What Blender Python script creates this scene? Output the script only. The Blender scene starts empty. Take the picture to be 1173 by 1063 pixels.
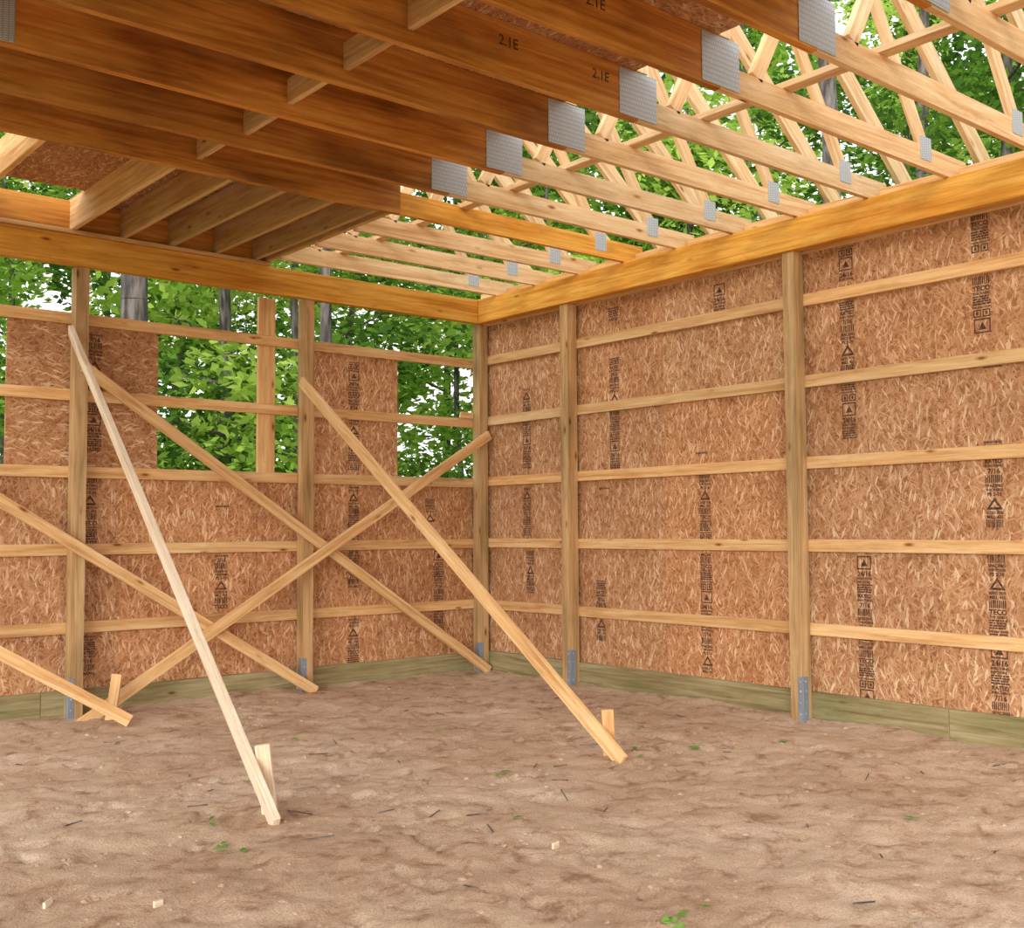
import bpy, math, random
from mathutils import Vector, Matrix, noise
random.seed(7)
S=bpy.context.scene
C=S.collection
try:
    S.view_settings.view_transform='Standard'
    S.view_settings.look='None'
except Exception as e: print(e)

# ---------------------------------------------------------------- materials
def newmat(n):
    m=bpy.data.materials.new(n); m.use_nodes=True
    nt=m.node_tree; b=nt.nodes['Principled BSDF']; return m,nt,b
def N(nt,t,**k):
    n=nt.nodes.new(t)
    for a,v in k.items(): setattr(n,a,v)
    return n
def L(nt,a,b): nt.links.new(a,b)
def ramp(nt,stops,interp='LINEAR'):
    r=nt.nodes.new('ShaderNodeValToRGB'); cr=r.color_ramp; cr.interpolation=interp
    while len(cr.elements)<len(stops): cr.elements.new(0.5)
    for e,(p,c) in zip(cr.elements,stops):
        e.position=p; e.color=(*c,1) if len(c)==3 else c
    return r
def mapping(nt,src,scale=(1,1,1),rot=0):
    if rot:
        m=N(nt,'ShaderNodeMapping'); m.inputs['Rotation'].default_value=(0,0,rot); L(nt,src,m.inputs['Vector']); src=m.outputs[0]
    m=N(nt,'ShaderNodeMapping'); m.inputs['Scale'].default_value=scale; L(nt,src,m.inputs['Vector']); return m.outputs[0]
def mixc(nt,a,b,f,mode='MIX'):
    m=N(nt,'ShaderNodeMix',data_type='RGBA',blend_type=mode)
    for s,i in ((f,0),(a,6),(b,7)):
        if hasattr(s,'is_linked'): L(nt,s,m.inputs[i])
        elif i==0: m.inputs[0].default_value=s
        else: m.inputs[i].default_value=(*s,1)
    return m.outputs[2]
def tinted(nt,col):
    t=N(nt,'ShaderNodeAttribute',attribute_name='tint')
    return mixc(nt,col,t.outputs['Color'],1.0,'MULTIPLY')
def bump(nt,b,h,strength=.3,dist=.01):
    n=N(nt,'ShaderNodeBump'); n.inputs['Strength'].default_value=strength; n.inputs['Distance'].default_value=dist
    L(nt,h,n.inputs['Height']); L(nt,n.outputs[0],b.inputs['Normal'])

def wood(name,dark,mid,light,knots=True,rough=.65,stain=None):
    m,nt,b=newmat(name)
    uv=N(nt,'ShaderNodeUVMap').outputs[0]
    n1=N(nt,'ShaderNodeTexNoise'); n1.inputs['Scale'].default_value=1; n1.inputs['Detail'].default_value=5; n1.inputs['Distortion'].default_value=.9
    L(nt,mapping(nt,uv,(1.1,22,1)),n1.inputs['Vector'])
    n2=N(nt,'ShaderNodeTexNoise'); n2.inputs['Scale'].default_value=1; n2.inputs['Detail'].default_value=3
    L(nt,mapping(nt,uv,(5,260,1)),n2.inputs['Vector'])
    r1=ramp(nt,[(.3,dark),(.48,mid),(.68,light)]); L(nt,n1.outputs[0],r1.inputs[0])
    r2=ramp(nt,[(.3,(.78,.72,.66)),(.6,(1.05,1.05,1.05))]); L(nt,n2.outputs[0],r2.inputs[0])
    c=mixc(nt,r1.outputs[0],r2.outputs[0],.8,'MULTIPLY')
    n5=N(nt,'ShaderNodeTexNoise'); n5.inputs['Scale'].default_value=1; n5.inputs['Detail'].default_value=6; n5.inputs['Roughness'].default_value=.7
    L(nt,mapping(nt,uv,(2.2,9,1)),n5.inputs['Vector'])
    r5=ramp(nt,[(.34,(.80,.74,.68)),(.5,(1,1,1))]); L(nt,n5.outputs[0],r5.inputs[0])
    c=mixc(nt,c,r5.outputs[0],.8,'MULTIPLY')
    if knots:
        v=N(nt,'ShaderNodeTexVoronoi'); v.inputs['Scale'].default_value=1
        L(nt,mapping(nt,uv,(2.6,8,1)),v.inputs['Vector'])
        r3=ramp(nt,[(.05,(.32,.2,.12)),(.09,(.75,.62,.5)),(.15,(1,1,1))]); L(nt,v.outputs['Distance'],r3.inputs[0])
        c=mixc(nt,c,r3.outputs[0],1,'MULTIPLY')
    if stain:
        n3=N(nt,'ShaderNodeTexNoise'); n3.inputs['Scale'].default_value=1; n3.inputs['Detail'].default_value=5
        L(nt,mapping(nt,uv,(1.1,3.5,1)),n3.inputs['Vector'])
        r4=ramp(nt,[(.48,(1,1,1)),(.70,stain)]); L(nt,n3.outputs[0],r4.inputs[0])
        c=mixc(nt,c,r4.outputs[0],1,'MULTIPLY')
    L(nt,tinted(nt,c),b.inputs['Base Color'])
    b.inputs['Roughness'].default_value=rough
    b.inputs['Specular IOR Level'].default_value=.3
    bump(nt,b,n1.outputs[0],.3,.005)
    return m
M_pine=wood('pine_lumber',(.60,.32,.125),(.76,.465,.205),(.84,.60,.32))
M_truss=wood('truss_lumber',(.68,.41,.19),(.81,.57,.31),(.88,.69,.44))
M_white=wood('fresh_spruce',(.66,.50,.34),(.78,.64,.47),(.86,.75,.60),knots=False)
M_post=wood('post_lumber',(.38,.225,.095),(.53,.33,.15),(.63,.43,.22),stain=(.60,.62,.55))
M_beam=wood('amber_beam',(.60,.24,.022),(.79,.375,.05),(.88,.50,.11),stain=(.85,.70,.48))
M_lvl=wood('lvl_timber',(.42,.15,.02),(.60,.25,.042),(.72,.36,.085),knots=False,stain=(.42,.35,.30))
M_treat=wood('treated_board',(.22,.165,.075),(.34,.275,.13),(.44,.37,.21),stain=(.60,.70,.54))

def osb(name,dark,mid,light,hi):
    m,nt,b=newmat(name)
    uv0=N(nt,'ShaderNodeUVMap').outputs[0]
    nz=N(nt,'ShaderNodeTexNoise'); nz.inputs['Scale'].default_value=13; nz.inputs['Detail'].default_value=2
    L(nt,uv0,nz.inputs['Vector'])
    va=N(nt,'ShaderNodeVectorMath',operation='SCALE'); va.inputs['Scale'].default_value=.03; L(nt,nz.outputs['Color'],va.inputs[0])
    vb=N(nt,'ShaderNodeVectorMath',operation='ADD'); L(nt,uv0,vb.inputs[0]); L(nt,va.outputs[0],vb.inputs[1])
    uv=vb.outputs[0]
    prev=None
    for i,(rot,sx,sy) in enumerate([(.35,16,90),(-.5,18,100),(.0,15,80),(1.1,21,95),(-1.0,23,105)]):
        v=N(nt,'ShaderNodeTexVoronoi'); v.inputs['Scale'].default_value=1
        L(nt,mapping(nt,uv,(sx,sy,1),rot),v.inputs['Vector'])
        s=N(nt,'ShaderNodeSeparateColor'); L(nt,v.outputs['Color'],s.inputs[0])
        o=s.outputs[0]
        if i>=3:
            mm=N(nt,'ShaderNodeMath',operation='MULTIPLY'); mm.inputs[1].default_value=.96; L(nt,o,mm.inputs[0]); o=mm.outputs[0]
        if prev is None: prev=o
        else:
            mx=N(nt,'ShaderNodeMath',operation='MAXIMUM'); L(nt,prev,mx.inputs[0]); L(nt,o,mx.inputs[1]); prev=mx.outputs[0]
    r=ramp(nt,[(.52,dark),(.76,mid),(.94,light),(.99,hi)]); L(nt,prev,r.inputs[0])
    big=N(nt,'ShaderNodeTexNoise'); big.inputs['Scale'].default_value=1.8; big.inputs['Detail'].default_value=7; big.inputs['Roughness'].default_value=.72
    L(nt,uv0,big.inputs['Vector'])
    rb=ramp(nt,[(.36,(.80,.735,.68)),(.6,(1.06,1.06,1.06))]); L(nt,big.outputs[0],rb.inputs[0])
    c=mixc(nt,r.outputs[0],rb.outputs[0],1,'MULTIPLY')
    fn=N(nt,'ShaderNodeTexNoise'); fn.inputs['Scale'].default_value=1; L(nt,mapping(nt,uv,(70,220,1)),fn.inputs['Vector'])
    rf=ramp(nt,[(.3,(.74,.70,.66)),(.6,(1.05,1.05,1.05))]); L(nt,fn.outputs[0],rf.inputs[0])
    c=mixc(nt,c,rf.outputs[0],.85,'MULTIPLY')
    L(nt,tinted(nt,c),b.inputs['Base Color']); b.inputs['Roughness'].default_value=.75
    b.inputs['Specular IOR Level'].default_value=.25
    bump(nt,b,prev,.3,.002)
    return m
M_osb=osb('oriented_strand_board',(.32,.132,.052),(.485,.235,.105),(.61,.345,.18),(.78,.56,.36))

def galv():
    m,nt,b=newmat('galvanised_steel')
    uv=N(nt,'ShaderNodeUVMap').outputs[0]
    v=N(nt,'ShaderNodeTexBrick'); v.inputs['Scale'].default_value=1; v.offset=.5
    v.inputs['Color1'].default_value=(.58,.64,.70,1); v.inputs['Color2'].default_value=(.68,.72,.77,1); v.inputs['Mortar'].default_value=(.36,.40,.45,1)
    v.inputs['Mortar Size'].default_value=.0035; v.inputs['Brick Width'].default_value=.011; v.inputs['Row Height'].default_value=.026
    L(nt,uv,v.inputs['Vector'])
    L(nt,v.outputs[0],b.inputs['Base Color']); b.inputs['Metallic'].default_value=.2; b.inputs['Roughness'].default_value=.45
    return m
M_galv=galv()
def steel():
    m,nt,b=newmat('bracket_steel')
    n=N(nt,'ShaderNodeTexNoise'); n.inputs['Scale'].default_value=30
    r=ramp(nt,[(.3,(.22,.27,.33)),(.7,(.36,.42,.5))]); L(nt,n.outputs[0],r.inputs[0]); L(nt,r.outputs[0],b.inputs['Base Color'])
    b.inputs['Metallic'].default_value=.4; b.inputs['Roughness'].default_value=.45
    return m
M_brk=steel()
def ink(name,c0,c1):
    m,nt,b=newmat(name)
    tc=N(nt,'ShaderNodeTexCoord'); n=N(nt,'ShaderNodeTexNoise'); n.inputs['Scale'].default_value=45; n.inputs['Detail'].default_value=4
    L(nt,tc.outputs['Object'],n.inputs['Vector'])
    r=ramp(nt,[(.42,c0),(.65,c1)]); L(nt,n.outputs[0],r.inputs[0]); L(nt,r.outputs[0],b.inputs['Base Color'])
    b.inputs['Roughness'].default_value=.8
    return m
M_ink=ink('stamp_ink',(.045,.02,.012),(.16,.07,.035))
M_ink2=ink('lvl_ink',(.05,.02,.01),(.2,.08,.015))
def dirt(name,cols,sc=1):
    m,nt,b=newmat(name)
    tc=N(nt,'ShaderNodeTexCoord').outputs['Object']
    n1=N(nt,'ShaderNodeTexNoise'); n1.inputs['Scale'].default_value=.8*sc; n1.inputs['Detail'].default_value=8; n1.inputs['Roughness'].default_value=.62; L(nt,tc,n1.inputs['Vector'])
    n2=N(nt,'ShaderNodeTexNoise'); n2.inputs['Scale'].default_value=6*sc; n2.inputs['Detail'].default_value=10; n2.inputs['Roughness'].default_value=.72; n2.inputs['Distortion'].default_value=.5; L(nt,tc,n2.inputs['Vector'])
    n3=N(nt,'ShaderNodeTexNoise'); n3.inputs['Scale'].default_value=120*sc; n3.inputs['Detail'].default_value=4; L(nt,tc,n3.inputs['Vector'])
    r1=ramp(nt,[(.3,cols[0]),(.5,cols[1]),(.7,cols[2])]); L(nt,n1.outputs[0],r1.inputs[0])
    r2=ramp(nt,[(.36,(.48,.37,.29)),(.43,(.82,.75,.69)),(.50,(1,1,1)),(.7,(1.06,1.06,1.06))]); L(nt,n2.outputs[0],r2.inputs[0])
    r3=ramp(nt,[(.3,(.68,.63,.58)),(.6,(1.07,1.07,1.07))]); L(nt,n3.outputs[0],r3.inputs[0])
    c=mixc(nt,r1.outputs[0],r2.outputs[0],.8,'MULTIPLY'); c=mixc(nt,c,r3.outputs[0],.8,'MULTIPLY')
    L(nt,c,b.inputs['Base Color']); b.inputs['Roughness'].default_value=.95; b.inputs['Specular IOR Level'].default_value=.1
    ad=N(nt,'ShaderNodeMath',operation='MULTIPLY_ADD'); L(nt,n3.outputs[0],ad.inputs[0]); ad.inputs[1].default_value=.25; L(nt,n2.outputs[0],ad.inputs[2])
    bump(nt,b,ad.outputs[0],.75,.03)
    return m
M_dirt=dirt('bare_dirt',[(.47,.315,.21),(.60,.435,.31),(.71,.56,.435)])
M_forest=dirt('leaf_litter',[(.10,.14,.03),(.16,.24,.05),(.25,.22,.11)],.4)
def leafmat(name,c1,c2,c3):
    m=bpy.data.materials.new(name); m.use_nodes=True; nt=m.node_tree; nt.nodes.clear()
    out=N(nt,'ShaderNodeOutputMaterial')
    t=N(nt,'ShaderNodeAttribute',attribute_name='tint'); oi=N(nt,'ShaderNodeObjectInfo')
    s=N(nt,'ShaderNodeSeparateColor'); L(nt,t.outputs['Color'],s.inputs[0])
    ad=N(nt,'ShaderNodeMath',operation='MULTIPLY_ADD'); L(nt,oi.outputs['Random'],ad.inputs[0]); ad.inputs[1].default_value=.62
    ml=N(nt,'ShaderNodeMath',operation='MULTIPLY'); L(nt,s.outputs[0],ml.inputs[0]); ml.inputs[1].default_value=.38; L(nt,ml.outputs[0],ad.inputs[2])
    r=ramp(nt,[(.15,c1),(.5,c2),(.85,c3)]); L(nt,ad.outputs[0],r.inputs[0])
    d=N(nt,'ShaderNodeBsdfDiffuse'); tr=N(nt,'ShaderNodeBsdfTranslucent')
    L(nt,r.outputs[0],d.inputs[0]); L(nt,r.outputs[0],tr.inputs[0])
    mx=N(nt,'ShaderNodeMixShader'); mx.inputs[0].default_value=.45
    L(nt,d.outputs[0],mx.inputs[1]); L(nt,tr.outputs[0],mx.inputs[2]); L(nt,mx.outputs[0],out.inputs[0])
    return m
M_leaf=leafmat('tree_leaves',(.07,.16,.03),(.27,.47,.06),(.62,.78,.17))
M_gleaf=leafmat('ground_leaves',(.14,.28,.05),(.22,.42,.08),(.35,.55,.15))
def bark():
    m,nt,b=newmat('tree_bark')
    tc=N(nt,'ShaderNodeTexCoord').outputs['Object']
    n=N(nt,'ShaderNodeTexNoise'); n.inputs['Scale'].default_value=1; n.inputs['Detail'].default_value=5; L(nt,mapping(nt,tc,(14,14,3)),n.inputs['Vector'])
    r=ramp(nt,[(.38,(.045,.038,.033)),(.64,(.20,.17,.155))]); L(nt,n.outputs[0],r.inputs[0]); L(nt,r.outputs[0],b.inputs['Base Color']); b.inputs['Roughness'].default_value=.9
    bump(nt,b,n.outputs[0],.9,.04)
    return m
M_bark=bark()

# ---------------------------------------------------------------- mesh accumulator
def T(v=.12,base=1.0,warm=0):
    k=base*(1+random.uniform(-v,v)); w=random.uniform(-.04,.04)+warm
    return (k*(1+w),k,k*(1-w))
class Acc:
    def __init__(s): s.v=[];s.f=[];s.uv=[];s.t=[];s.m=[];s.mats=[]
    def mi(s,m):
        if m not in s.mats: s.mats.append(m)
        return s.mats.index(m)
    def quad(s,pts,uvs,mat,tint):
        i=len(s.v); s.v+= [tuple(p) for p in pts]; s.f.append(tuple(range(i,i+len(pts)))); s.uv+=uvs; s.t+=[tint]*len(pts); s.m.append(s.mi(mat))
    def box(s,p0,p1,w,t,wdir,mat,tint=None):
        p0=Vector(p0);p1=Vector(p1); l=(p1-p0); ln=l.length; l.normalize()
        wd=Vector(wdir); wd=(wd-l*wd.dot(l)).normalized(); td=l.cross(wd)
        tint=tint or T()
        ou=random.uniform(0,60); ov=random.uniform(0,60)
        i=len(s.v); cs=[]
        for a in (0,1):
            for b in (-.5,.5):
                for c in (-.5,.5):
                    cs.append((a*ln,b*w,c*t)); s.v.append(tuple(p0+l*(a*ln)+wd*(b*w)+td*(c*t)))
        F=[((0,1,3,2),'e'),((4,6,7,5),'e'),((0,4,5,1),'t'),((2,3,7,6),'t'),((0,2,6,4),'w'),((1,5,7,3),'w')]
        k=s.mi(mat)
        for f,ty in F:
            s.f.append(tuple(i+q for q in f)); s.m.append(k)
            for q in f:
                a,b,c=cs[q]
                if ty=='e': s.uv.append((ou+b*.3,ov+c))
                elif ty=='t': s.uv.append((ou+a,ov+c+.37))
                else: s.uv.append((ou+a,ov+b))
                s.t.append(tint)
    def ab(s,x0,x1,y0,y1,z0,z1,mat,tint=None):
        d=[x1-x0,y1-y0,z1-z0]; c=[(x0+x1)/2,(y0+y1)/2,(z0+z1)/2]
        o=sorted(range(3),key=lambda i:-d[i]); a,b,e=o
        p0=list(c);p1=list(c);p0[a]-=d[a]/2;p1[a]+=d[a]/2
        w=[0,0,0];w[b]=1
        s.box(p0,p1,d[b],d[e],w,mat,tint)
    def obj(s,name,parent=None,bev=0,origin=None):
        me=bpy.data.meshes.new(name)
        o0=Vector(origin) if origin else Vector((0,0,0))
        me.from_pydata([tuple(Vector(v)-o0) for v in s.v],[],s.f)
        uvl=me.uv_layers.new(name='UVMap'); uvl.data.foreach_set('uv',[x for u in s.uv for x in u])
        ca=me.color_attributes.new('tint','FLOAT_COLOR','CORNER'); ca.data.foreach_set('color',[x for t in s.t for x in (*t,1)])
        for m in s.mats: me.materials.append(m)
        me.polygons.foreach_set('material_index',s.m); me.update()
        o=bpy.data.objects.new(name,me); C.objects.link(o); o.location=o0
        if parent: o.parent=parent
        if bev:
            b=o.modifiers.new('edge_wear','BEVEL'); b.width=bev; b.segments=1; b.limit_method='ANGLE'
        return o
def empty(n,loc=(0,0,0)):
    e=bpy.data.objects.new(n,None); C.objects.link(e); e.location=loc; return e

# ---------------------------------------------------------------- stamps
def text_mesh(txt,size,off=0.0,align='CENTER'):
    cu=bpy.data.curves.new('t','FONT'); cu.body=txt; cu.size=size; cu.align_x=align; cu.resolution_u=2; cu.offset=off
    o=bpy.data.objects.new('t',cu); C.objects.link(o)
    dg=bpy.context.evaluated_depsgraph_get()
    me=bpy.data.meshes.new_from_object(o.evaluated_get(dg))
    vs=[v.co.copy() for v in me.vertices]; fs=[tuple(p.vertices) for p in me.polygons]
    bpy.data.objects.remove(o); bpy.data.curves.remove(cu); bpy.data.meshes.remove(me)
    return vs,fs
TXT={}
for k,s_,of in [('TECO',.045,.0018),('SHEATHING',.0225,.001),('24/16',.048,.002),('SPACING',.028,.0012),('EXPOSURE 1',.022,.001),('THICKNESS',.0225,.001),('PS 2-10',.031,.0014),('7/16',.046,.0018),('MILL 435',.028,.0012),('RATED',.036,.0015),('SIZED FOR',.024,.001),('THIS SIDE DOWN',.0165,.0008),('2.1E',.075,.001),('1.5E-D  LP SOLID',.045,.0005)]:
    TXT[k]=text_mesh(k,s_,of)
class Ink:
    def __init__(s): s.v=[];s.f=[]
    def add(s,vs,fs,O,U,V):
        i=len(s.v); s.v+=[tuple(O+U*p.x+V*p.y) for p in vs]; s.f+=[tuple(i+q for q in f) for f in fs]
    def rect(s,O,U,V,x0,x1,y0,y1):
        s.add([Vector(p) for p in ((x0,y0,0),(x1,y0,0),(x1,y1,0),(x0,y1,0))],[(0,1,2,3)],O,U,V)
    def frame(s,O,U,V,x0,x1,y0,y1,t=.009):
        s.rect(O,U,V,x0,x1,y0,y0+t); s.rect(O,U,V,x0,x1,y1-t,y1); s.rect(O,U,V,x0,x0+t,y0+t,y1-t); s.rect(O,U,V,x1-t,x1,y0+t,y1-t)
    def column(s,O,U,V,h):
        y=0; i=random.randint(0,19)
        seq=['box','24/16','SHEATHING','EXPOSURE 1','lines','RATED','SHEATHING','7/16','bars','SPACING','THICKNESS','PS 2-10','tri','SIZED FOR','MILL 435','bars','TECO','THICKNESS','lines','THIS SIDE DOWN','boxes']
        while y>-h:
            k=seq[i%len(seq)]; i+=1
            if k=='box':
                s.frame(O,U,V,-.056,.056,y-.095,y); s.add([Vector((-.028,y-.072,0)),Vector((.028,y-.072,0)),Vector((0,y-.022,0))],[(0,1,2)],O,U,V); y-=.105
            elif k=='boxes':
                for x0 in (-.058,.004): s.frame(O,U,V,x0,x0+.052,y-.05,y,.008); s.rect(O,U,V,x0+.018,x0+.034,y-.036,y-.014)
                y-=.06
            elif k=='tri':
                s.add([Vector((-.055,y-.08,0)),Vector((.055,y-.08,0)),Vector((0,y,0)),Vector((-.030,y-.065,0)),Vector((.030,y-.065,0)),Vector((0,y-.026,0))],[(0,1,4,3),(1,2,5,4),(2,0,3,5)],O,U,V); y-=.09
            elif k=='bars':
                for q in range(9): s.rect(O,U,V,-.058+q*.013,-.058+q*.013+random.uniform(.005,.010),y-.05,y)
                y-=.058
            elif k=='lines':
                for q in range(4):
                    x=-.060
                    while x<.05:
                        x2=min(.060,x+random.uniform(.010,.035)); s.rect(O,U,V,x,x2,y-.011,y); x=x2+.004
                    y-=.016
                y-=.005
            else:
                vs,fs=TXT[k]; hh=max(p.y for p in vs); 
                s.add([p+Vector((0,y-hh,0)) for p in vs],fs,O,U,V); y-=hh+.008
    def obj(s,name,parent,mat=None):
        me=bpy.data.meshes.new(name); me.from_pydata(s.v,[],s.f); me.materials.append(mat or M_ink); me.update()
        o=bpy.data.objects.new(name,me); C.objects.link(o); o.parent=parent; return o

# ---------------------------------------------------------------- walls
GZ=[.665,1.27,1.875,2.475,3.08]
wr=empty('wall_right')
a=Acc()
ys=[.04,-1.2,-2.42,-3.64,-4.86,-6.08,-7.3,-8.52]
for i in range(len(ys)-1):
    for z0,z1 in ((.02,2.472),(2.476,3.72)):
        a.ab(.038,.05,ys[i+1]+.0015,ys[i],z0,z1,M_osb,T(.06,1.03))
a.obj('osb_sheathing',wr)
a=Acc()
for z in GZ:
    cuts=[-.002,-3.8,-8.5]
    for j in range(2): a.ab(0,.037,cuts[j+1],cuts[j]-.003,z-.044,z+.044,M_pine,T(.1))
a.ab(0,.037,-8.5,-.002,3.43,3.76,M_pine,T(.05,1.08))
a.obj('girts',wr,.003)
a=Acc()
for j in range(2): a.ab(0,.037,-8.5 if j else -4.9,-4.903 if j else -.002,-.1,.215,M_treat,T(.1))
a.obj('skirt_board',wr,.003)
ik=Ink(); U=Vector((0,-1,0)); V=Vector((0,0,1))
for d,zt,h in [(.66,2.75,.75),(.66,1.8,.45),(.7,1.2,.4),(1.84,3.35,.12),(1.84,2.9,.95),(1.65,.95,.5),(2.85,1.85,.5),(2.85,1.2,.95),(3.03,3.35,.25),(4.19,3.42,.25),(4.19,3.02,.95),(4.28,1.2,.95),(5.19,3.5,.32),(5.19,3.02,.35),(5.235,1.95,.55),(5.235,1.22,1.0),(6.4,3.0,.9),(6.4,1.8,.9)]:
    ik.column(Vector((.0365,-d,zt)),U,V,h)
vs_,fs_=TXT['SHEATHING']; ik.add(vs_,fs_,Vector((.0365,-2.82,2.0)),U,V); ik.add(vs_,fs_,Vector((.0365,-5.25,2.42)),U,V); ik.add(vs_,fs_,Vector((.0365,-1.7,1.75)),U,V)
ik.obj('panel_stamps',wr)

wb=empty('wall_back')
a=Acc()
a.ab(-1.199,.0,.038,.05,.02,1.90,M_osb,T(.05)); 
for i in range(7): a.ab(-1.2-1.22*(i+1)+.001,-1.2-1.22*i-.001,.038,.05,.02,1.90,M_osb,T(.06,1.05))
a.ab(-1.90,-.978,.038,.05,1.903,3.03,M_osb,T(.05,1.12))
a.ab(-4.483,-3.317,.038,.05,1.903,3.03,M_osb,T(.05))
a.ab(-7.4,-6.2,.038,.05,1.903,3.03,M_osb,T(.05))
a.obj('osb_sheathing',wb)
a=Acc()
for z in [.67,1.265,1.86,2.455,3.05]:
    a.ab(-2.02,-.003,0,.037,z-.044,z+.044,M_pine,T(.1)); a.ab(-9.6,-2.023,0,.037,z-.044,z+.044,M_pine,T(.1))
a.ab(-.27,-.115,-.03,-.001,2.50,2.56,M_pine,T(.1)); 
a.ab(-2.42,-2.26,.0395,.078,1.90,3.43,M_pine,T(.05,1.05))
a.ab(-6.2,-6.16,.0395,.13,1.90,3.43,M_pine,T(.05))
a.ab(-9.6,-.002,.0,.037,3.46,3.66,M_beam,T(.05,.9))
a.obj('girts',wb,.003)
a=Acc()
a.ab(-4.2,-.002,0,.037,-.1,.2,M_treat,T(.1)); a.ab(-9.6,-4.203,0,.037,-.1,.2,M_treat,T(.1))
a.obj('skirt_board',wb,.003)
ik=Ink(); U=Vector((1,0,0))
for e,zt,h in [(3.83,2.95,.9),(3.85,1.83,.5),(3.85,.6,.3),(2.75,1.2,.45),(1.46,2.95,.95),(1.46,1.8,.9),(1.46,.6,.4),(.5,1.2,.8),(.6,1.7,.2),(5.3,1.7,.9)]:
    ik.column(Vector((-e,.0365,zt)),U,V,h)
ik.add(vs_,fs_,Vector((-2.75,.0365,1.6)),U,V)
ik.obj('panel_stamps',wb)

# header beams
a=Acc(); a.ab(-.14,-.06,-8.9,-.05,3.435,3.67,M_beam,T(.02,1.0)); a.obj('header_beam',None,.004)
a=Acc(); a.ab(-9.6,-.142,-.14,-.06,3.435,3.668,M_beam,T(.02,.95)); a.ab(-9.6,-2.42,-.175,-.045,3.669,3.699,M_pine,T(.03,.8)); a.obj('header_beam',None,.004)

def post(x,y,side):
    a=Acc()
    if side=='R':
        a.ab(x-.115,x-.001,y-.05,y+.05,-.35,3.434,M_post,T(.06,1.08))
        a.ab(x-.118,x-.1155,y-.062,y-.015,-.05,.33,M_brk,(1,1,1)); a.ab(x-.118,x-.04,y-.0535,y-.0505,-.05,.33,M_brk,(1,1,1))
        for z in (.06,.14,.22,.29): a.ab(x-.124,x-.118,y-.045,y-.033,z,z+.012,M_galv,(.5,.5,.5)); a.ab(x-.085,x-.073,y-.059,y-.0535,z,z+.012,M_galv,(.5,.5,.5))
    else:
        a.ab(x-.05,x+.05,y-.115,y-.001,-.35,3.434,M_post,T(.06,1.0))
        a.ab(x-.062,x-.015,y-.118,y-.1155,-.05,.30,M_brk,(1,1,1)); a.ab(x-.0535,x-.0505,y-.118,y-.04,-.05,.30,M_brk,(1,1,1))
        for z in (.06,.14,.22): a.ab(x-.045,x-.033,y-.124,y-.118,z,z+.012,M_galv,(.5,.5,.5))
    a.obj('wooden_post',None,.004,origin=(x,y,0))
for d in (1.354,3.8,6.25,8.7): post(0,-d,'R')
post(-.055,-.001,'B')
for e in (2.01,3.98,6.0,8.0): post(-e,0,'B')

# ---------------------------------------------------------------- trusses
X1=-2.43; XC=-5.9; ZB=3.671
def topz(x): return 3.72+(.55-x)*.84
def truss(y,kind='lvl',txt=False):
    a=Acc(); t=.038; lvl=kind!='light'
    def mem(p,q,w=.089,tint=None):
        a.box((p[0],y,p[1]),(q[0],y,q[1]),w,t,(0.01,0,1) if abs(p[0]-q[0])>.02 else (1,0,0),M_truss,tint or T(.06,1.0))
    if lvl:
        a.ab(-9.5,X1,y-.022,y+.022,ZB,ZB+.285,M_lvl,T(.13))
        if kind=='end': a.ab(X1+.001,.09,y-.02,y+.02,ZB,ZB+.16,M_beam,T(.02,1.05))
        else:
            a.ab(X1+.001,.09,y-.019,y+.019,ZB,ZB+.14,M_truss,T(.05,1.0))
            for s in (-1,1):
                a.ab(X1-.15,X1+.15,y+s*.0245-.0015,y+s*.0245+.0015,ZB+.012,ZB+.275,M_galv,(1,1,1))
                a.ab(-5.62,-5.40,y+s*.0245-.0015,y+s*.0245+.0015,ZB+.012,ZB+.275,M_galv,(1,1,1))
    else:
        a.ab(X1-.02,.09,y-.019,y+.019,ZB,ZB+.14,M_truss,T(.05,1.0))
    mem((.55,topz(.55)),(XC,topz(XC)),.14)
    mem((XC-(.55-XC),topz(.55)),(XC-.02,topz(XC)),.14)
    jx=-.42
    mem((jx,ZB+.14),(-1.3,topz(-1.3)-.1))
    mem((-1.36,topz(-1.3)-.12),(-2.12,ZB+.14))
    mem((X1+.02,ZB+(.286 if lvl else .14)),(X1+.02,topz(X1)-.09),.14)
    for s in (-1,1):
        yy=y+s*.021
        a.ab(jx-.06,jx+.07,yy-.0015,yy+.0015,ZB+.05,ZB+.2,M_galv,(1,1,1))
        a.box((-1.45,yy,topz(-1.45)-.04),(-1.22,yy,topz(-1.22)-.04),.13,.003,(0,0,1),M_galv,(1,1,1))
    o=a.obj('roof_truss',None,.003,origin=(XC,y,ZB))
    if kind=='lvl':
        ik=Ink()
        for x in ((-3.37,-2.72) if txt==2 else (-3.33,) if txt==1 else (-6.6,)):
            vs,fs=TXT['2.1E']; ik.add(vs,fs,Vector((x,y-.0232,ZB+.16)),Vector((1,0,0)),Vector((0,0,1)))
        if txt:
            vs,fs=TXT['1.5E-D  LP SOLID']; ik.add(vs,fs,Vector((-4.5,y-.0232,ZB+.17)),Vector((1,0,0)),Vector((0,0,1)))
        q=ik.obj('grade_stamp',o,M_ink2); q.location=(-XC,-y,-ZB)
LY=[-2.13-.587*k for k in range(0,12)]
for i,y in enumerate(LY): truss(y,'end' if i==0 else 'lvl',{4:2,5:1}.get(i,0))
for y in (-1.56,-.98,-.4): truss(y,'light')
def lat(x,z,w=.089,y0=-8.8,y1=-.3):
    a=Acc(); a.box((x,y0,z),(x,y1,z),w,.036,(1,0,0),M_truss,T(.05,1.0)); a.obj('truss_lateral_brace',None,.003)
lat(-1.85,ZB+.14+.0185)
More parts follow.
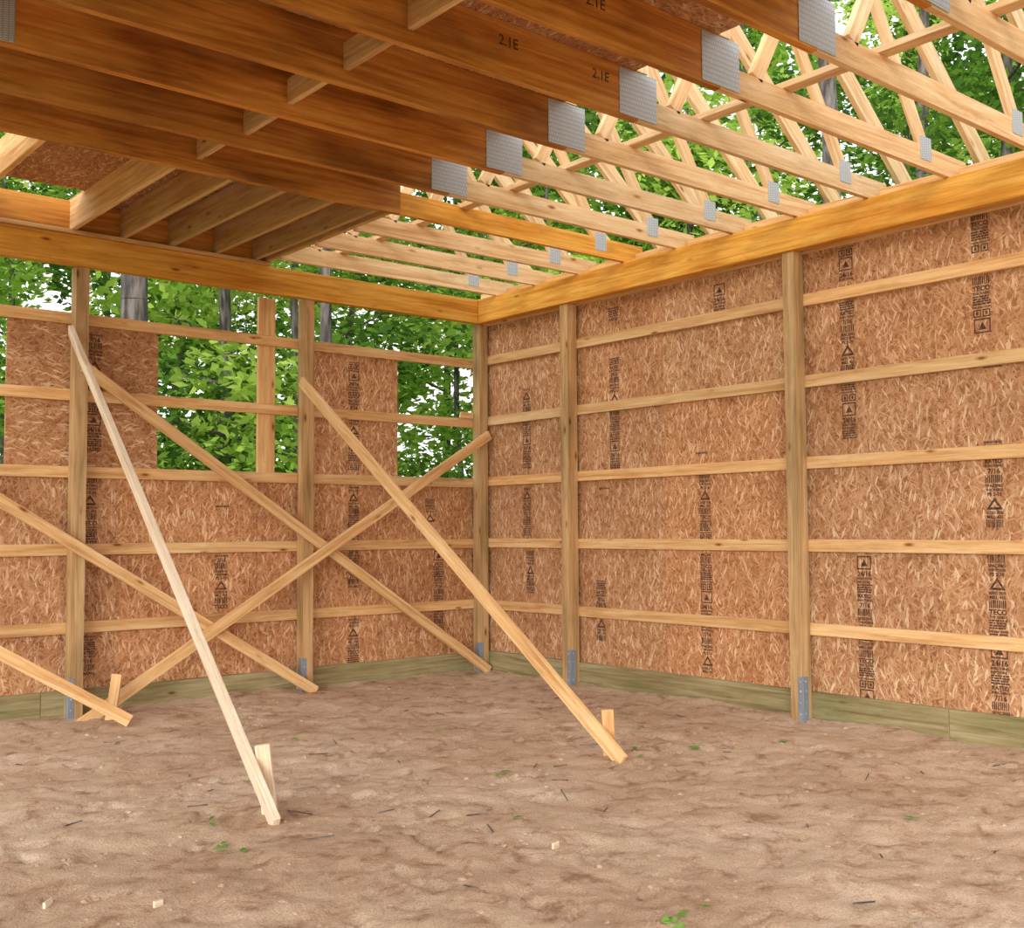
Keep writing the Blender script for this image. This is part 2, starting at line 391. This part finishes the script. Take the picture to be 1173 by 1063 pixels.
lat(-3.1,topz(-3.1)+.13)
lf=empty('ceiling')
a=Acc()
for e,tt in ((4.87,1.15),(4.07,1.1),(3.68,.8),(3.29,.8),(2.9,.8),(2.55,.8),(2.44,.8),(5.27,.9),(5.67,.9),(6.1,.9)):
    a.ab(-e-.019,-e+.019,-2.104,-.11,3.701,3.935,M_pine,T(.04,tt))
a.ab(-9.6,-2.42,-.1095,-.065,3.70,3.935,M_lvl,T(.03))
for i in range(len(LY)-1):
    x=-3.95+random.uniform(-.02,.02)
    a.ab(x-.019,x+.019,LY[i+1]+.0225,LY[i]-.0225,3.745,3.885,M_pine,T(.05,.9))
a.obj('joists',lf,.003)
a=Acc()
for i in range(5):
    for j in range(6):
        yy0=-2.15-1.22*j; x1=-2.44-2.44*i if j%2==0 else (-2.44-1.22-2.44*(i-1)); x0=x1-2.436; x1=min(x1,-2.44); x0=max(x0,-9.5)
        if x0<x1: a.ab(x0,x1,yy0-1.217,yy0,3.957,3.975,M_osb,T(.05))
a.ab(-4.08,-2.42,-2.147,-.05,3.9365,3.9545,M_osb,T(.05,.8)); a.ab(-4.86,-4.083,-2.147,-.42,3.9365,3.9545,M_osb,T(.05,.9))
a.obj('loft_deck',lf)

# ---------------------------------------------------------------- braces and stakes
def brace(p,q,mat,tint,w=.089,t=.038,wdir=(0,0,1)):
    a=Acc(); a.box(p,q,w,t,wdir,mat,tint); a.obj('wooden_brace',None,.003,origin=q)
brace((-4.075,-.14,2.93),(-4.29,-3.84,.0),M_white,(1.05,1.05,1.05),wdir=(0,.62,.78))
brace((-2.10,-.14,2.70),(-2.02,-3.92,.0),M_pine,(1.08,1.08,1.08),wdir=(0,.6,.8))
brace((-3.97,-.137,2.66),(-.04,-.16,.03),M_pine,(.95,.95,.95))
brace((-.04,-.18,2.33),(-4.0,-.26,-.03),M_pine,(1.03,1.03,1.03))
brace((-6.05,-.137,2.56),(-1.98,-.20,.02),M_pine,(1,1,1))
brace((-6.05,-.30,1.46),(-3.78,-.66,.03),M_pine,(1.08,1.08,1.08))
def stake(x,y,h,lx,ly,mat=M_pine):
    a=Acc(); a.box((x,y,-.15),(x+lx,y+ly,h),.075,.036,(.8,-.6,0),mat,T(.05,1.05)); a.obj('wooden_stake',None,.003,origin=(x,y,0))
stake(-4.17,-3.58,.33,-.05,.02,M_white)
stake(-1.93,-3.72,.28,-.02,.0)
stake(-3.83,-.36,.34,.06,-.02)

# ---------------------------------------------------------------- ground
def gh(x,y):
    p=Vector((x,y,0))
    z=.03*noise.noise(p*.55)+.02*noise.noise(p*1.9+Vector((5,0,0)))
    z+=.0145*noise.fractal(p*5.0,.75,2.1,5)
    r=noise.noise(p*3.1+Vector((0,9,3))); z-=.025*max(0,r-.25)
    dw=min(-y if y<0 else 0,-x if x<0 else 0)
    z+=.06*math.exp(-dw/.35)*(.6+.8*noise.noise(p*1.3+Vector((2,2,2))))
    return z
nx,ny=420,540
gx=[-11+11.0*i/nx for i in range(nx+1)]; gy=[-11+11.0*(j/ny) for j in range(ny+1)]
Z=[[gh(x,y) for x in gx] for y in gy]
def dent(cx,cy,an,ln,wd,dep):
    c,s=math.cos(an),math.sin(an); R=ln*1.8
    for j in range(max(0,int((cy-R+11)/11*ny)),min(ny,int((cy+R+11)/11*ny)+1)):
        for i in range(max(0,int((cx-R+11)/11*nx)),min(nx,int((cx+R+11)/11*nx)+1)):
            dx=gx[i]-cx;dy=gy[j]-cy; u=(dx*c+dy*s)/ln; v=(-dx*s+dy*c)/wd; q=u*u+v*v
            if q<1: Z[j][i]-=dep*(1-q)**.4
            elif q<2.2: Z[j][i]+=dep*.35*math.sin((q-1)/1.2*math.pi)
for _ in range(14):
    x=random.uniform(-7,-.8);y=random.uniform(-7.5,-.8);an=random.uniform(0,6.28);sd=1
    for k in range(7):
        px=x-sd*.13*math.sin(an);py=y+sd*.13*math.cos(an)
        if -9<px<-.3 and -9<py<-.3:
            dent(px,py,an+random.gauss(0,.15),.09,.05,.017); dent(px-.14*math.cos(an),py-.14*math.sin(an),an,.048,.04,.019)
        x+=.42*math.cos(an);y+=.42*math.sin(an);sd=-sd;an+=random.gauss(0,.15)
for _ in range(110): dent(random.uniform(-8,-.5),random.uniform(-8,-.5),random.uniform(0,3.14),random.uniform(.03,.12),random.uniform(.015,.04),random.uniform(.007,.022))
vs=[(x,y,Z[j][i]) for j,y in enumerate(gy) for i,x in enumerate(gx)]
fs=[(j*(nx+1)+i,j*(nx+1)+i+1,(j+1)*(nx+1)+i+1,(j+1)*(nx+1)+i) for j in range(ny) for i in range(nx)]
me=bpy.data.meshes.new('floor'); me.from_pydata(vs,[],fs); me.materials.append(M_dirt); me.polygons.foreach_set('use_smooth',[True]*len(fs)); me.update()
floor=bpy.data.objects.new('floor',me); C.objects.link(floor)
def zf(x,y):
    i=min(nx,max(0,round((x+11)/11*nx))); j=min(ny,max(0,round((y+11)/11*ny))); return Z[j][i]
import bmesh
def blobs(name,n,r0,r1,mat,area,parent):
    V=[];F=[]
    bm=bmesh.new(); bmesh.ops.create_icosphere(bm,subdivisions=1,radius=1); bv=[v.co.copy() for v in bm.verts]; bf=[tuple(v.index for v in f.verts) for f in bm.faces]; bm.free()
    for _ in range(n):
        x,y=area(); r=r0+(r1-r0)*random.random()**5; i=len(V); z=zf(x,y); sd=random.random()*50
        for p in bv:
            k=r*(1+.5*noise.noise(p*1.5+Vector((sd,0,0)))); V.append((x+p.x*k,y+p.y*k*1.1,z+p.z*k*.55))
        F+=[tuple(i+q for q in f) for f in bf]
    me=bpy.data.meshes.new(name); me.from_pydata(V,[],F); me.materials.append(mat); me.update(); o=bpy.data.objects.new(name,me); C.objects.link(o); o.parent=parent
blobs('dirt_clods',2600,.004,.019,M_dirt,lambda:(random.uniform(-7,-.15),random.uniform(-7.5,-.2)),floor)
a=Acc()
for (x,y,n) in [(-4.61,-4.09,4),(-2.83,-3.71,2),(-1.77,-3.86,3),(-1.43,-3.95,4),(-.99,-4.25,2),(-1.91,-5.73,2),(-3.76,-5.93,4),(-4.55,-3.56,2),(-2.3,-2.4,1),(-3.1,-1.9,1),(-.9,-2.8,2),(-3.5,-4.6,1),(-1.2,-3.3,1)]:
    for _ in range(n):
        cx=x+random.gauss(0,.06);cy=y+random.gauss(0,.05);an=random.uniform(0,6.28);s=random.uniform(.025,.045)
        c,sn=math.cos(an),math.sin(an); pts=[]
        for k,(px,py) in enumerate([(-1,0),(-.6,.35),(-.2,.25),(.1,.5),(.4,.22),(1,0),(.4,-.22),(.1,-.5),(-.2,-.25),(-.6,-.35)]):
            xx=cx+s*(px*c-py*sn); yy=cy+s*(px*sn+py*c); pts.append((xx,yy,zf(xx,yy)+.010+.012*abs(py)))
        g=random.uniform(.2,1); a.quad(pts,[(0,0)]*10,M_gleaf,(g,g,g))
a.obj('fallen_leaves')
a=Acc()
for _ in range(55):
    x=random.uniform(-6,-.4);y=random.uniform(-6.5,-.4);an=random.uniform(0,3.14);l=random.uniform(.03,.13)
    x2=x+l*math.cos(an);y2=y+l*math.sin(an)
    a.box((x,y,zf(x,y)+.004),(x2,y2,zf(x2,y2)+.006),.005,.004,(0,0,1),M_bark)
a.obj('twigs',floor)
for x,y,an,l in [(-3.58,-5.02,.3,.05),(-5.51,-4.33,.8,.06),(-5.2,-4.6,.2,.04)]:
    a=Acc(); z=zf(x,y)+.008; a.box((x,y,z),(x+l*math.cos(an),y+l*math.sin(an),z),.03,.012,(0,0,1),M_white,(1,1,1)); a.obj('wood_scrap',None,.002)
a=Acc(); a.quad([(-60,-60,-.16),(70,-60,-.16),(70,70,-.16),(-60,70,-.16)],[(0,0)]*4,M_forest,(1,1,1)); a.obj('forest_ground')
a=Acc(); a.quad([(-14,-20,-.09),(-.3,-20,-.09),(-.3,-10.9,-.09),(-14,-10.9,-.09)],[(0,0)]*4,M_dirt,(1,1,1)); a.obj('dirt_yard')

# ---------------------------------------------------------------- forest
def cluster(n,R,ls):
    a=Acc()
    for _ in range(n):
        while True:
            p=Vector((random.uniform(-1,1),random.uniform(-1,1),random.uniform(-1,1)))
            if .1<p.length<1 and noise.noise(p*2.4+Vector((n,R,0)))>-.15: break
        c=Vector((p.x*R,p.y*R,p.z*R*.7))
        ax=Vector((random.gauss(0,1),random.gauss(0,1),random.gauss(0,.45))).normalized()
        nrm=Vector((random.gauss(0,.6),random.gauss(0,.6),1)).normalized(); sd=nrm.cross(ax).normalized()
        s=ls*random.uniform(.6,1.3); g=random.random()
        a.quad([c-ax*s,c+sd*s*.55-ax*s*.1,c+ax*s,c-sd*s*.55-ax*s*.1],[(0,0)]*4,M_leaf,(g,g,g))
    me_o=a.obj('leafcluster'); me=me_o.data; bpy.data.objects.remove(me_o); return me
CL=[cluster(850,1.25,.08),cluster(700,1.1,.09),cluster(950,1.35,.072),cluster(380,1.2,.14)]
def limb(V,F,p,q,r0,r1,n=10):
    p=Vector(p);q=Vector(q);d=(q-p).normalized(); u=d.orthogonal().normalized(); w=d.cross(u); i=len(V)
    for c,r in ((p,r0),(q,r1)):
        for k in range(n): V.append(tuple(c+(u*math.cos(6.2832*k/n)+w*math.sin(6.2832*k/n))*r))
    for k in range(n): F.append((i+k,i+(k+1)%n,i+n+(k+1)%n,i+n+k))
def tree(x,y,r,h,ncl,low=1.0,spread=2.6,far=False):
    V=[];F=[]; pts=[]; bx,by=0,0; k=7
    for s in range(k+1):
        pts.append(Vector((bx,by,-.2+h*s/k))); bx+=random.gauss(0,.08); by+=random.gauss(0,.08)
    for s in range(k): limb(V,F,pts[s],pts[s+1],r*(1-.8*s/k),r*(1-.8*(s+1)/k),14)
    cl=[]
    for c in range(ncl):
        z=low+(h-low)*((c+random.random())/ncl); an=random.uniform(0,6.28); d=spread*random.uniform(.25,1)*(1 if z<h*.8 else .5)
        base=pts[min(k,int(z/h*k))]; q=Vector((base.x+d*math.cos(an),base.y+d*math.sin(an),z)); cl.append(q)
        limb(V,F,Vector((base.x,base.y,max(.2,z-.5))),q,.02+r*.1,.01,6)
    me=bpy.data.meshes.new('tree'); me.from_pydata(V,[],F); me.materials.append(M_bark); me.polygons.foreach_set('use_smooth',[True]*len(F)); me.update()
    o=bpy.data.objects.new('tree',me); C.objects.link(o); o.location=(x,y,0)
    for i,q in enumerate(cl):
        m=CL[3] if far else random.choice(CL[:3])
        f=bpy.data.objects.new('foliage_%d'%i,m); C.objects.link(f); f.parent=o; f.location=q
        f.rotation_euler=(random.uniform(-.3,.3),random.uniform(-.3,.3),random.uniform(0,6.28)); s=random.uniform(.75,1.2)*(1.4 if far else 1); f.scale=(s,s,s)
tree(-1.9,4.2,.20,15,7,6.5); tree(.41,3.6,.10,13,7,5.5,2.0); tree(6.1,-.03,.18,16,6,9.5); tree(7.6,-.7,.13,16,6,9.5)
FW=Vector((.6417,.767)); RT=Vector((.767,-.6417)); cam2=Vector((-6.885,-8.71))
for ring,(d0,n,h,ncl,far) in enumerate([(18,13,10,12,False),(23,16,13,13,False),(30,20,16,16,True)]):
    for i in range(n):
        an=math.radians(-58+116*(i+random.uniform(.1,.9))/n); d=d0+random.uniform(-1.5,2.5)
        p=cam2+FW*d*math.cos(an)+RT*d*math.sin(an)
        if p.x<3.2 and p.y<4: continue
        if p.x>-14 and p.y<-12: continue
        tree(p.x,p.y,random.uniform(.07,.17),h*random.uniform(.85,1.15),ncl,.8,2.6 if not far else 3.5,far)

# ---------------------------------------------------------------- light
w=bpy.data.worlds.new('overcast_sky'); S.world=w; w.use_nodes=True; nt=w.node_tree; bg=nt.nodes['Background']
tc=N(nt,'ShaderNodeTexCoord'); sp=N(nt,'ShaderNodeSeparateXYZ'); L(nt,tc.outputs['Generated'],sp.inputs[0])
r=ramp(nt,[(.0,(1,.99,.96)),(.6,(.90,.95,1))]); L(nt,sp.outputs[2],r.inputs[0]); L(nt,r.outputs[0],bg.inputs[0]); bg.inputs[1].default_value=1.95
sl=bpy.data.lights.new('soft_daylight','SUN'); sl.energy=3.4; sl.angle=math.radians(42); sl.color=(1,.97,.91)
so=bpy.data.objects.new('soft_daylight',sl); C.objects.link(so)
dr=Vector((.82,.58,-.36)); so.rotation_euler=dr.to_track_quat('-Z','Y').to_euler(); so.location=(-8,-14,9)

# ---------------------------------------------------------------- camera
cd=bpy.data.cameras.new('camera'); cd.sensor_fit='HORIZONTAL'; cd.sensor_width=36; cd.lens=1275/1173*36
co=bpy.data.objects.new('camera',cd); C.objects.link(co)
th=math.atan(75/1275); f=Vector((.6417*math.cos(th),.767*math.cos(th),math.sin(th))).normalized()
rt=f.cross(Vector((0,0,1))).normalized(); up=rt.cross(f); ro=math.radians(.33)
up2=up*math.cos(ro)+rt*math.sin(ro); rt2=f.cross(up2)
co.matrix_world=Matrix(((rt2.x,up2.x,-f.x,-6.885),(rt2.y,up2.y,-f.y,-8.71),(rt2.z,up2.z,-f.z,1.4),(0,0,0,1)))
S.camera=co
